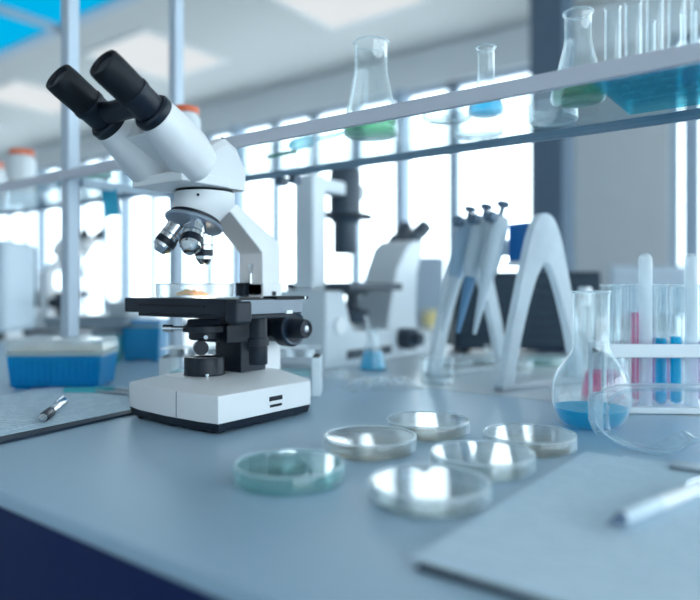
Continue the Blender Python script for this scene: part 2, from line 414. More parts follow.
    specs = [(0, .038, .0108), (120, .043, .0128), (240, .040, .0122)]
    for deg, L, R in specs:
        q = math.radians(deg); per = math.sin(q)*xv + math.cos(q)*yv
        d = (A*math.cos(a) + per*math.sin(a)).normalized()
        p = C0 + A*.007 + per*.0185
        M = Matrix.Translation(p) @ frame_to(d)
        bm = new(); lathe(bm, [(0,-.003), (R*.92,-.003), (R*.92,0), (R,.001), (R,L*.22), (R*.97,L*.23), (R*.97,L*.26), (R,L*.27), (R,L*.52), (R*.96,L*.53)], 32, M)
        ob = obj('objective', bm, CHROME, ns)
        bm = new(); lathe(bm, [(R*1.02,L*.52), (R*1.03,L*.53), (R*1.03,L*.72), (R*.98,L*.73)], 32, M); obj('grip_ring', bm, BLACKP, ob)
        bm = new(); lathe(bm, [(R*.97,L*.72), (R*.95,L*.82), (R*.72,L*.9), (R*.6,L*.96), (R*.45,L), (R*.3,L*.985), (0,L*.985)], 32, M); obj('nose', bm, CHROME, ob)
        bm = new(); lathe(bm, [(R*1.005,L*.36), (R*1.012,L*.36), (R*1.012,L*.40), (R*1.005,L*.40)], 32, M); obj('colour_band', bm, mat('objective_band', (.12,.16,.2), .4), ob)
    # ---- binocular head
    th = math.radians(30); ph = math.radians(3.0)
    e = Vector((math.sin(ph)*math.cos(th), -math.cos(ph)*math.cos(th), math.sin(th))); X = Vector((math.cos(ph), math.sin(ph), 0)); u = X.cross(e)
    P0 = Vector((.002, 0, .2805)); BB = .0375; T0 = .0175
    # prism housing
    hp = [(.038,.2795), (-.030,.2785), (-.052,.285), (-.054,.297), (-.040,.303), (-.016,.330), (.004,.341), (.024,.331), (.038,.306)]
    bm = new()
    loft(bm, [[Vector((x+.002, y*sy, .2785+(z-.2785)*sz)) for y, z in hp] for x, sy, sz in ((-.038,.84,.84), (-.034,.96,.97), (-.027,1,1), (.022,1,1), (.030,.96,.97), (.036,.84,.84))])
    hd = obj('head_housing', bm, WHITE, t, smooth=30, bevel=.0012)
    bm = new(); prim_box(bm, (-.003, -.033, .2845), (.092, .072, .012)); obj('head_base_plate', bm, WHITE, hd, bevel=.002)
    bm = new(); cyl(bm, (.022, .008, .337), (.022, .010, .342), .0025, .0025, 12); obj('knob', bm, BLACKM, hd)
    for s in (-1, 1):
        c = P0 + X*(BB*s)
        def rr(t_, rw, ru, off=0, sq=2.6):
            o = c + e*t_ + u*off; ring = []
            for k in range(36):
                q = 2*PI*k/36; cx = math.cos(q); sx = math.sin(q)
                f = (abs(cx)**sq+abs(sx)**sq)**(-1/sq)
                ring.append(o + X*(rw*f*cx) + u*(ru*f*sx))
            return ring
        bm = new()
        loft(bm, [rr(.047,.0235,.0195,.010), rr(.049,.0250,.0210,.0095), rr(.056,.0262,.0226,.008), rr(.072,.0270,.0243,.005,2.5), rr(.100,.0238,.0235,.0015,2.2), rr(.1225,.0215,.0215,0,2.0)])
        tb = obj('ocular_body', bm, WHITE, t, smooth=40)
        M = Matrix.Translation(c+e*T0) @ frame_to(e)
        bm = new(); lathe(bm, [(0,.1045), (.0205,.1045), (.0215,.1060), (.0215,.1125), (.0195,.115), (0,.115)], 40, M); obj('dioptre_ring', bm, BLACKP, tb)
        bm = new(); lathe(bm, [(0,.1145), (.0165,.1145), (.0170,.116), (.0170,.134), (.0182,.136), (.0182,.141), (0,.141)], 40, M); ey = obj('eyepiece', bm, BLACKP, t)
        bm = new(); lathe(bm, [(0,.1405), (.0165,.1405), (.0172,.142), (.0176,.170), (.0171,.179), (.0162,.1805), (.0135,.1805), (.0122,.1775), (0,.1775)], 40, M); obj('eyecup', bm, BLACKM, ey)
        bm = new(); lathe(bm, [(0,.1783), (.0118,.1778), (.0115,.1777)], 32, M); obj('ocular_lens', bm, LENS, ey)
        for tt in ((.106, .050) if s < 0 else (.106,)):
            q = c + e*tt + (-u*.0160 - X*.0175)*(1.0 if tt > .08 else 1.06)
            dn = (-u - X).normalized()
            bm = new(); cyl(bm, q-dn*.003, q+dn*.0042, .0017, .0017, 10); obj('screw', bm, BLACKM, tb)
        if s > 0:
            dn = (-u - X*1.1).normalized()
            bm = new(); loft(bm, [[c+e*tt+dn*rr_+X*sx*.0009 for sx, rr_ in ((-1,r1), (1,r1), (1,.018), (-1,.018))] for tt, r1 in ((.046,.0275), (.060,.0300), (.096,.0285))]); obj('slit', bm, BLACKM, tb)
    # bridge plate between the bodies with its dark slit
    bm = new(); loft(bm, [[P0+e*tt+X*sx*.027+u*h for sx, h in ((-1,-.0165), (1,-.0165), (1,.012), (-1,.012))] for tt in (.022, .112)])
    br = obj('bridge_plate', bm, WHITE, t, bevel=.002)
    bm = new(); cyl(bm, P0+e*.140-X*.022, P0+e*.140+X*.022, .0115, .0115, 24); obj('eyepiece_bridge', bm, BLACKP, t)
    # ---- stage
    bm = new(); prim_box(bm, (.0035, .0075, .1390), (.203, .107, .018)); st = obj('stage', bm, BLACKP, t, bevel=.0015)
    bm = new(); prim_box(bm, (.0125, .006, .1285), (.175, .096, .006)); obj('stage_underplate', bm, BLACKP, st, bevel=.001)
    bm = new(); prim_box(bm, (-.006, -.0463, .1395), (.12, .001, .003)); obj('front_groove', bm, BLACKM, st)
    bm = new(); prim_box(bm, (.1053, .010, .1390), (.001, .10, .0155)); obj('side_face_lit', bm, STAGEG, st)  # light on the black stage's right side, painted as a grey sheet
    bm = new(); prim_box(bm, (.0975, -.036, .1335), (.020, .0245, .026)); obj('stage_corner', bm, BLACKP, st, bevel=.004)
    bm = new(); prim_box(bm, (.098, .040, .1485), (.022, .056, .004)); obj('slide_carrier', bm, BLACKM, st, bevel=.001)
    bm = new(); cyl(bm, (.1092, .060, .1485), (.1110, .060, .1485), .0016, .0016, 12); obj('carrier_screw', bm, CHROME, st)
    bm = new(); prim_box(bm, (.106, .036, .132), (.003, .010, .004)); obj('scale_tab', bm, WHITEP, st)
    bm = new(); lathe(bm, [(0,.1482), (.014,.1482), (.014,.1484), (0,.1484)], 28); obj('glow_disc', bm, emitter('specimen_glow', (1.0,.90,.72), 7.0), st)  # added glowing disc on the solid stage, brightens the specimen from below
    # ---- stage drive
    bm = new(); lathe(bm, [(0,.070), (.0105,.070), (.011,.071), (.011,.092), (.0125,.0925), (.0125,.101), (.0105,.1015), (.0105,.128), (0,.128)], 28, Matrix.Translation((.072,.020,0)))
    obj('stage_drive_knob', bm, BLACKP, t)
    # ---- condenser and its bracket
    bm = new(); lathe(bm, [(0,.097), (.017,.097), (.019,.099), (.019,.106), (.026,.107), (.026,.114), (.022,.1155), (.020,.122), (0,.124)], 36)
    cd = obj('condenser', bm, BLACKP, t)
    bm = new(); cyl(bm, (-.018,-.014,.1105), (-.034,-.026,.1105), .003, .003, 12); cyl(bm, (-.031,-.024,.1105), (-.040,-.0305,.1105), .0048, .0048, 14); obj('iris_lever', bm, CHROME, cd)
    bm = new(); cyl(bm, (.006,-.012,.089), (.020,-.022,.089), .0085, .0085, 22); obj('centring_knob', bm, BLACKP, cd)
    bm = new(); prim_box(bm, (.004, .040, .104), (.050, .060, .022)); obj('condenser_bracket', bm, BLACKP, cd, bevel=.001)
    bm = new(); cyl(bm, (.0235,-.018,.102), (.0255,-.020,.102), .0025, .0025, 12); obj('clamp_screw', bm, CHROME, cd)
    bm = new(); prim_box(bm, (.002, .058, .088), (.048, .044, .074)); fb = obj('focus_block', bm, BLACKP, t, bevel=.0015)
    bm = new(); cyl(bm, (.026,.05,.09), (.032,.05,.09), .0048, .0048, 16); cyl(bm, (.026,.05,.083), (.029,.05,.083), .003, .003, 12); obj('clamp_screw', bm, CHROME, fb)
    # ---- focus knobs
    for s in (-1, 1):
        M = Matrix.Translation((0,.098,.108)) @ frame_to((s,0,0))
        bm = new(); lathe(bm, [(0,.020), (.0185,.020), (.0185,.040), (0,.040)], 36, M); fk = obj('focus_housing', bm, BLACKP, t)
        pr = [(0,.0405), (.0225,.0405)]
        pr += [(.0238,.042), (.0238,.0575), (.0225,.059), (.019,.0595), (.018,.058), (0,.058)]
        bm = new(); lathe(bm, pr, 44, M); obj('coarse_knob', bm, BLACKP, fk)
        bm = new(); lathe(bm, [(.0180,.0590), (.0195,.0598), (.0212,.0598), (.0220,.0590)], 44, M); obj('knob_ring', bm, mat('knob_ring_blue', (.012,.035,.07), .3), fk)
        bm = new(); lathe(bm, [(0,.058), (.0125,.058), (.0125,.078), (.0115,.080), (.0095,.080), (.008,.0785), (0,.0785)], 32, M); obj('fine_knob', bm, BLACKP, fk)
        bm = new(); lathe(bm, [(0,.0785), (.0045,.0785), (.004,.0800), (0,.0804)], 20, M); obj('knob_cap', bm, STEEL, fk)
    return t
MIC = Vector((-.62, .53, DESK))
mic = build_microscope(); mic.location = MIC
mic['label'] = 'large white binocular microscope with black eyepieces, in sharp focus on the bench'
RIMM = thin('petri_rim', (.9,.95,.97), .38, .3, (.85,.92,.96))
# petri dish with leaf specimen on the stage
def petri(label, loc, mt, group=None, r=.0455, h=.0155, agar=None):
    t = thing('petri_dish', label, 'petri dish', loc, random.random()*6, group)
    b = r-.003
    bm = new(); lathe(bm, [(0,.0003), (b-.0015,.0003), (b-.0012,0), (b,.0006), (b,h-.003), (b-.0012,h-.003), (b-.0012,.0018), (0,.0018)], 56); obj('base', bm, mt, t)
    bm = new(); lathe(bm, [(r-.0012,.003), (r,.003), (r,h-.001), (r-.0006,h), (r-.0022,h), (r-.003,h-.0006), (0,h-.0006)], 56)
    lathe(bm, [(r-.0012,.003), (r-.0012,h-.0022), (0,h-.0022)], 56); ld = obj('lid', bm, mt, t)
    bm = new(); lathe(bm, [(r-.0006+.0010*math.cos(2*PI*k/8), h-.0004+.0010*math.sin(2*PI*k/8)) for k in range(9)], 56); obj('lid_rim', bm, RIMM, ld, smooth=80)
    if agar: 
        bm = new(); lathe(bm, [(0,.0019), (b-.0016,.0019), (b-.0016,.0048), (0,.0048)], 48); obj('agar', bm, agar, t)
    return t
dl = MIC + Vector((-.032, .012, .1485))
sd = thing('petri_dish', 'open clear dish with yellow leaf specimen on the microscope stage', 'petri dish', dl)
bm = new(); lathe(bm, [(0,0), (.0465,0), (.0475,.001), (.0480,.0165), (.0470,.0165), (.0463,.0015), (0,.0015)], 56); obj('dish', bm, thin('stage_dish_plastic', (.93,.955,.965), .20, .5), sd)
bm = new(); lathe(bm, [(.0475+.0009*math.cos(2*PI*k/8), .0165+.0009*math.sin(2*PI*k/8)) for k in range(9)], 56); obj('rim', bm, RIMM, sd, smooth=80)
LEAF = thin('yellow_specimen', (.85,.55,.03), .97, .1, (1.0,.60,.012), rough=.3)
sp = thing('leaf_specimen', 'crumpled yellow plant specimen with thin roots lying in the stage dish', 'specimen', dl + Vector((0,0,.0018)))
bm = new(); rnd = random.Random(3)
N, Mw = 26, 7; LW = .014
ring = []
for i in range(N+1):
    f = i/N; cx = -.024+.066*f; cy = -.010-.012*f + .004*math.sin(f*9)
    wd_ = LW*math.sin(PI*min(1, f*1.02))**.7 + .001
    ring.append([bm.verts.new((cx+rnd.uniform(-.001,.001), cy + wd_*(2*j/Mw-1), 0.0012+.0085*(1-abs(2*j/Mw-1))*(.72+.28*math.sin(i*1.5+j*2))*math.sin(PI*f)**.5 + rnd.uniform(0,.0012))) for j in range(Mw+1)])
for i in range(N):
    for j in range(Mw): bm.faces.new((ring[i][j], ring[i+1][j], ring[i+1][j+1], ring[i][j+1]))
bm.normal_update(); r = bmesh.ops.solidify(bm, geom=bm.faces[:], thickness=.0009)
obj('leaf', bm, LEAF, sp, smooth=60)
ROOT = mat('specimen_root', (.55,.32,.2), .6)
for k, (p, q_, zz) in enumerate((((-.026,-.012), (-.042,.006), .009), ((-.025,-.010), (-.040,-.010), .003), ((.037,-.026), (.036,-.006), .004), ((.03,-.02), (.020,.0), .004))):
    bm = new(); tube(bm, [(p[0]+(q_[0]-p[0])*f, p[1]+(q_[1]-p[1])*f + .002*math.sin(f*7+k), .0014+zz*f*f) for f in [i/8 for i in range(9)]], .0006, 6); obj('root', bm, ROOT, sp)
# ================================================================== PETRI DISHES ON THE BENCH
AGAR = thin('pale_agar', (.90,.90,.86), .16, .05, (.75,.70,.62), ior=1.3)
AGARB = thin('amber_agar', (.88,.80,.68), .2, .05, (.62,.48,.34), ior=1.3)
AGART = thin('teal_agar', (.72,.90,.90), .20, .05, (.30,.58,.60), ior=1.3)
petri('petri_dish', W(289,.540,0), GLASS_T, None, agar=AGART)['label'] = 'teal-tinted round petri dish on the bench below the microscope'
petri('x', W(370,.640,0), GLASS_D, agar=AGARB)['label'] = 'clear petri dish standing between the teal dish and the plastic wrappers'
petri('x', W(428,.718,0), GLASS_D, agar=AGARB)['label'] = 'clear petri dish at the back of the cluster, nearest the plastic wrappers'
petri('x', W(529,.650,0), GLASS_D, agar=AGARB)['label'] = 'clear petri dish nearest the round flask of blue liquid'
petri('x', W(482,.575,0), GLASS_D, agar=AGAR)['label'] = 'clear petri dish in the middle, with other dishes before, behind and beside it'
petri('x', W(429,.489,0), GLASS_D, agar=AGAR)['label'] = 'clear petri dish at the front of the cluster, nearest the papers corner'
# ================================================================== PAPERS, CLIPBOARDS, PENS
PAP1 = paper_mat('printed_paper', (.58,.72,.82), (.40,.53,.65), 120)
PAP2 = paper_mat('printed_paper_faint', (.55,.69,.79), (.48,.62,.73), 90)
BOARD = mat('clipboard_dark', (.012,.024,.045), .5, spec=.3)
def sheet(name, label, w, d, loc, rz, m, curl=0.0, thick=.0004, seed=0, group=None):
    bm = new(); NX, NY = 12, 14; g = []
    rn = random.Random(seed)
    for i in range(NX+1):
        row = []
        for j in range(NY+1):
            x = (i/NX-.5)*w; y = (j/NY-.5)*d
            z = curl*max(0, (.5-abs(0) if False else (i/NX-.55)))**2*4*max(0, j/NY-.4)
            row.append(bm.verts.new((x, y, z)))
        g.append(row)
    for i in range(NX):
        for j in range(NY): bm.faces.new((g[i][j], g[i+1][j], g[i+1][j+1], g[i][j+1]))
    bm.normal_update(); bmesh.ops.solidify(bm, geom=bm.faces[:], thickness=thick)
    return tag(obj(name, bm, m, None, loc, (0, 0, rz)), label, 'paper', group)
def clipboard(label, w, d, loc, rz, th=.003):
    t = thing('clipboard', label, 'clipboard', loc, rz)
    bm = new(); prim_box(bm, (0, 0, th/2), (w, d, th)); obj('board', bm, BOARD, t, bevel=.001)
    bm = new(); prim_box(bm, (0, d/2-.012, .0062), (.10, .022, .0035)); prim_box(bm, (0, d/2-.006, .0092), (.05, .010, .004)); obj('clip', bm, STEEL, t, bevel=.001)
    return t
# left clipboard: right edge runs along Y at X=-.70
LB = Vector((-.835, .435, DESK))
clipboard('dark clipboard under papers on the bench beside the microscope', .262, .310, LB+Vector((.002,-.012,0)), math.radians(9))
sheet('paper_sheet', 'printed paper sheet with a curled corner on the clipboard beside the microscope', .205, .285, LB+Vector((-.026,-.002,.0035)), math.radians(16), PAP1, seed=1)
sheet('paper_sheet', 'paper sheet lying under the printed sheet on the clipboard by the microscope', .205, .285, LB+Vector((.010,.0,.0031)), math.radians(7), PAP2, seed=2)
def pen(label, p0, p1, body, r=.0052, dark=BLACKP, tipm=CHROME):
    p0 = Vector(p0); p1 = Vector(p1); t = thing('pen', label, 'pen', p0)
    d = p1-p0; L = d.length; M = frame_to(d)
    bm = new(); lathe(bm, [(0,0), (.0008,0), (.0012,L*.02), (r*.75,L*.09), (r*.8,L*.10)], 18, M); obj('tip', bm, tipm, t)
    bm = new(); lathe(bm, [(r*.8,L*.10), (r,L*.13), (r*1.05,L*.36), (r*.95,L*.37)], 18, M); obj('grip', bm, dark, t)
    bm = new(); lathe(bm, [(r*.95,L*.37), (r,L*.38), (r,L*.90), (r*.8,L*.94), (0,L*.94)], 18, M); obj('barrel', bm, body, t)
    bm = new(); lathe(bm, [(r*.45,L*.94), (r*.45,L), (0,L)], 14, M); obj('push_button', bm, CHROME, t)
    up = Vector((0,0,1)); s = d.normalized(); n = (up - s*up.dot(s)).normalized()
    bm = new(); tube(bm, [s*L*.90+n*r, s*L*.90+n*(r+.002), s*L*.62+n*(r+.0018), s*L*.60+n*(r+.0004)], .0009, 8); obj('clip', bm, CHROME, t)
    return t
pen('silver ballpoint pen with dark grip on the clipboard papers', G(40,420,.0095), G(66,400,.0095), CHROME, .0058)
# right clipboard with papers: left edge on X=-.19
RB = Vector((-.066, .480, DESK))
clipboard('dark clipboard under papers before the safety goggles', .25, .318, RB+Vector((0,-.004,0)), 0)
sheet('paper_sheet', 'pale printed paper sheet on the clipboard before the safety goggles', .232, .310, RB+Vector((-.013,-.006,.0041)), math.radians(-1.0), PAP2, seed=4)
sheet('paper_sheet', 'lower paper sheet showing under the pale printed sheet before the goggles', .232, .310, RB+Vector((.012,-.002,.0035)), math.radians(-4), PAP1, seed=5)
pen('white pen with dark tip lying on the papers before the goggles', G(607,524,.0105), G(728,477,.0105), WHITEP, .0055, mat('pen_pale_grip', (.55,.66,.74), .4), mat('pen_dark_tip', (.06,.11,.19), .4))
# ================================================================== GLASSWARE
def shell(prof, t=.0012):
    """double-walled vessel profile from an outer profile (bottom centre to lip)"""
    inner = [(max(0, r-t), z+(t if i < 2 else 0)) for i, (r, z) in enumerate(prof)]
    return prof + list(reversed(inner))
def fill(prof, h, t=.0016):
    """liquid body inside an outer profile up to height h"""
    p = []
    for i, (r, z) in enumerate(prof):
        if z > h: 
            r0, z0 = prof[i-1]; f = (h-z0)/(z-z0); p.append((max(0, r0+(r-r0)*f-t), h)); break
        p.append((max(0, r-t), z+(t if z < t else 0)))
    p.append((0, h))
    return p
def smoothp(pts, n=6):
    """Catmull-Rom through profile points"""
    out = []
    for i in range(len(pts)-1):
        p0 = pts[max(i-1,0)]; p1 = pts[i]; p2 = pts[i+1]; p3 = pts[min(i+2, len(pts)-1)]
        for k in range(n):
            s = k/n
            out.append(tuple((.5*(2*p1[c]+(p2[c]-p0[c])*s+(2*p0[c]-5*p1[c]+4*p2[c]-p3[c])*s*s+(3*p1[c]-p0[c]-3*p2[c]+p3[c])*s**3)) for c in (0,1)))
    out.append(pts[-1]); return out
def vessel(name, label, cat, loc, prof, liq=None, h=0, seg=48, mt=None, group=None, lip=True):
    t = thing(name, label, cat, loc, 0, group)
    bm = new(); lathe(bm, shell(prof), seg); obj('glass', bm, mt or GLASS, t, smooth=50)
    if liq:
        bm = new(); lathe(bm, fill(prof, h), seg); obj('liquid', bm, liq, t, smooth=50)
    if lip:
        r, z = prof[-1]; bm = new()
        tube_pts = [(r-.0004+.0012*math.cos(2*PI*k/10), z+.0012*math.sin(2*PI*k/10)) for k in range(11)]
        lathe(bm, tube_pts, seg); obj('rim', bm, thin('glass_rim', (.93,.96,.97), .22, .3), t, smooth=80)
    return t
flor = [(0,0), (.024,0)] + smoothp([(.024,0), (.034,.006), (.0412,.020), (.0437,.036), (.0425,.050), (.037,.065), (.0285,.077), (.0225,.087), (.0205,.099), (.0203,.120)], 5)[1:] + [(.0203,.150), (.0212,.1555)]
vessel('florence_flask', 'round-bellied glass flask with vivid blue liquid standing by the goggles', 'flask', W(591,.752,0), flor, BLUEL, .0225, 64)
def erl(rb, h, rn, neck=.28):
    return [(0,0), (rb-.004,0), (rb-.001,.0015), (rb,.005), (rb*.985,h*.10), (rn+.001,h*(1-neck)-.004), (rn,h*(1-neck)+.004), (rn,h-.003), (rn+.0015,h)]
vessel('erlenmeyer_flask', 'conical flask holding pink liquid behind the blue round flask', 'flask', W(606,.95,0), erl(.034,.155,.0185,.4), PINKL, .038)
vessel('erlenmeyer_flask', 'wide conical flask with green liquid on the glass shelf beside the teal-tipped tool', 'flask', W(371,.855,SH), erl(.0365,.122,.0215,.30), GREENL, .024, group=None)
vessel('erlenmeyer_flask', 'small flask with bright blue liquid on the glass shelf', 'flask', W(486,.750,SH), erl(.0205,.077,.0098,.50), BLUEL, .018)
vessel('erlenmeyer_flask', 'conical flask with green liquid on the shelf beside the aqua tube rack', 'flask', W(578,.700,SH), erl(.0285,.096,.0140,.32), GREENL, .022)
vessel('erlenmeyer_flask', 'small conical flask of blue liquid near the inverted microscope foot', 'flask', W(373,1.27,0), erl(.028,.085,.012,.3), BLUEL, .036)
fl = W(373,1.27,0)
bm = new(); cyl(bm, fl+Vector((.010,.008,.003))*1.0, fl+Vector((-.014,-.006,.105)), .0022, .0022, 10)
tag(obj('stirring_rod', bm, WHITEP), 'thin white rod leaning in the small blue flask', 'rod')
# shelf dishes
def shelf_dish(label, loc, r, h):
    t = thing('glass_dish', label, 'glass dish', loc)
    bm = new(); lathe(bm, shell([(0,0), (r-.003,0), (r,.003), (r,h)], .0014), 44); obj('bowl', bm, GLASS, t)
    return t
shelf_dish('shallow clear glass dish on the shelf between green flask and small blue flask', W(447,.775,SH), .029, .014)
shelf_dish('flat clear glass dish at the rear of the shelf behind small blue flask', W(478,.858,SH), .032, .012)
shelf_dish('deep clear glass dish on the shelf behind the green flask by the tube rack', W(553,.786,SH), .029, .022)
# teal-tipped dropper tool on the shelf
a0 = W(290,.955,SH); 
t = thing('dropper', 'clear dropper with pale blue bulb lying on the glass shelf', 'dropper', a0)
dv = W(350,.865,SH)-a0
Mt = Matrix.Translation((0,0,.0085)) @ frame_to(dv); L = dv.length
bm = new(); lathe(bm, [(0,0), (.005,.002), (.0085,.012), (.0085,L*.33), (.005,L*.42), (0,L*.42)], 20, Mt); obj('bulb', bm, thin('dropper_bulb', (.55,.80,.85), .4, .2, (.35,.62,.70)), t)
bm = new(); lathe(bm, [(0,L*.40), (.0032,L*.40), (.003,L*.8), (.0012,L), (0,L)], 14, Mt); obj('stem', bm, thin('dropper_stem', (.75,.88,.9), .25, .2, (.5,.7,.75)), t)
bm = new(); cyl(bm, W(268,1.02,SH+.006), W(296,.98,SH+.006), .003, .003, 10); tag(obj('glass_rod', bm, GREENP), 'short green rod lying beside the dropper on the shelf', 'rod')
# ================================================================== AQUA TUBE RACK ON SHELF
RX0, RX1, RY0, RY1 = -.192, .073, .655, .795
t = thing('tube_rack', 'aqua acrylic rack of glass tubes standing on the glass shelf', 'tube rack', ((RX0+RX1)/2, (RY0+RY1)/2, DESK+SH))
cols = [(-.121 + .0195*k) for k in range(13)]; rows = (-.045, -.015, .015, .045)
def holed_plate(bm, x0, x1, y0, y1, z, th, xs, ys, r, seg=12):
    xs = sorted(xs); ys = sorted(ys)
    xb = [x0]+[(a+b)/2 for a, b in zip(xs[:-1], xs[1:])]+[x1]; yb = [y0]+[(a+b)/2 for a, b in zip(ys[:-1], ys[1:])]+[y1]
    for i, cx in enumerate(xs):
        for j, cy in enumerate(ys):
            A = xb[i]; B = xb[i+1]; Cc = yb[j]; D = yb[j+1]
            def edge(q):
                dx = math.cos(q); dy = math.sin(q)
                tx = ((B-cx)/dx if dx > 1e-9 else (A-cx)/dx if dx < -1e-9 else 9); ty = ((D-cy)/dy if dy > 1e-9 else (Cc-cy)/dy if dy < -1e-9 else 9)
                s = min(tx, ty); return (cx+dx*s, cy+dy*s)
            angs = sorted(set([2*PI*k/seg for k in range(seg)] + [math.atan2(yy-cy, xx-cx) % (2*PI) for xx in (A, B) for yy in (Cc, D)]))
            for zz, fl_ in ((z+th, 1), (z, -1)):
                o = [bm.verts.new((*edge(q), zz)) for q in angs]; n = [bm.verts.new((cx+r*math.cos(q), cy+r*math.sin(q), zz)) for q in angs]
                for k in range(len(angs)):
                    k2 = (k+1) % len(angs); f = (o[k], o[k2], n[k2], n[k]) if fl_ > 0 else (o[k], n[k], n[k2], o[k2]); bm.faces.new(f)
                if fl_ > 0: top = n
                else:
                    for k in range(len(angs)):
                        k2 = (k+1) % len(angs); bm.faces.new((top[k], top[k2], n[k2], n[k]))
hx, hy = (RX1-RX0)/2, (RY1-RY0)/2
for nm, z in (('top_plate', .0165), ('middle_plate', .0085)):
    bm = new(); holed_plate(bm, -hx, hx, -hy, hy, z, .003, cols, rows, .0090); prim_box(bm, (0, -hy-.0008, z+.0015), (2*hx, .0012, .004)); obj(nm, bm, AQUA, t, smooth=0)
bm = new(); prim_box(bm, (0, 0, .0015), (2*hx, 2*hy, .003)); obj('bottom_plate', bm, AQUA, t)
for s in (-1, 1):
    bm = new(); prim_box(bm, (s*(hx-.0015), 0, .0113), (.003, 2*hy, .0165)); obj('side_panel', bm, AQUA, t)
tube_prof = lambda r, h: [(0,0), (r*.5,r*.13), (r*.87,r*.5), (r,r), (r,h-.001), (r+.0008,h)]
tb0 = None
TP = Vector(((RX0+RX1)/2, (RY0+RY1)/2, DESK+SH+.0034))
fills = {(0,0): None, (1,0): BLUEL, (4,0): PURPL}
for (ci, ri, lq, lh) in ((0,0,PURPL,.016), (1,0,None,0), (2,0,BLUEL,.018), (3,0,None,0), (4,0,None,0), (5,0,PURPL,.024), (1,2,None,0), (3,2,PURPL,.02)):
    lab = {None: 'empty clear tube standing in the aqua rack on the shelf', PURPL: 'clear tube with a little lilac liquid in the aqua shelf rack', BLUEL: 'clear tube with a little blue liquid in the aqua shelf rack'}[lq]
    grp = {None: 'empty tubes in the aqua rack', PURPL: 'lilac tubes in the aqua rack', BLUEL: None}[lq]
    vessel('test_tube', lab, 'test tube', TP + Vector((cols[ci], rows[ri], 0)), tube_prof(.0078, .078), lq, lh, 24, group=grp, lip=False)
# ================================================================== WHITE TEST TUBE RACK ON BENCH
RA = math.atan2(.6, .8) - math.radians(2)
RO = W(606,.825,0)
t = thing('test_tube_rack', 'white plastic rack full of glass test tubes on the bench', 'tube rack', RO, RA)
RL = .205
tx = [.0165+.0193*k for k in range(10)]; ty = (.014, .042)
bm = new(); holed_plate(bm, 0, RL, 0, .056, .076, .003, tx, ty, .0088, 16); obj('upper_plate', bm, WHITEP, t, smooth=0)
for y in (-.001, .057):
    bm = new(); prim_box(bm, (RL/2, y, .0805), (RL+.006, .003, .017)); obj('rail', bm, WHITEP, t, bevel=.001)
bm = new(); prim_box(bm, (RL/2, .028, .005), (RL+.006, .06, .008)); obj('bottom_plate', bm, WHITEP, t, bevel=.001)
for x in (-.0015, RL+.0015):
    for y in (.002, .054):
        bm = new(); prim_box(bm, (x, y, .044), (.004, .007, .088)); obj('leg', bm, WHITEP, t, bevel=.0008)
R3 = Matrix.Rotation(RA, 3, 'Z')
def rk(i, j, z): return RO + R3 @ Vector((tx[i], ty[j], z))
desc = {None: ('empty clear test tube in the white bench rack', 'empty tubes in the white rack'), PINKL: ('test tube half full of pink liquid in the white bench rack', None),
        BLUEL: ('test tube with deep blue liquid in the white bench rack', 'blue tubes in the white rack'), PURPL: ('test tube with pale lilac liquid in the white bench rack', 'lilac tubes in the white rack')}
for i, j, lq, lh in ((0,1,None,0), (0,0,None,0), (1,0,None,0), (1,1,None,0), (2,1,PINKL,.118), (3,1,PURPL,.085), (3,0,BLUEL,.086), (4,0,BLUEL,.088), (4,1,PURPL,.07), (5,1,None,0), (6,0,None,0), (6,1,PURPL,.08), (7,0,None,0), (7,1,None,0), (8,0,None,0), (9,0,None,0), (9,1,None,0)):
    vessel('test_tube', desc[lq][0], 'test tube', rk(i, j, .0095), tube_prof(.0080, .154), lq, lh, 28, group=desc[lq][1])
for i, j in ((2,0), (5,0)):
    t = thing('test_tube', 'frosted test tube turned upside down in the white bench rack', 'test tube', rk(i, j, .0095), 0, 'upturned frosted tubes in the white rack')
    bm = new(); H = .195; r = .0080
    lathe(bm, [(r,0), (r,H-r)] + [(r*math.cos(q), H-r+r*math.sin(q)) for q in [PI/2*k/6 for k in range(1, 6)]] + [(0,H)], 28); obj('glass', bm, FROST, t, smooth=60)
    bm = new(); lathe(bm, [(r-.0002,0), (r+.0008,.0), (r+.0008,.003), (r,.003)], 28); obj('rim', bm, FROST, t)
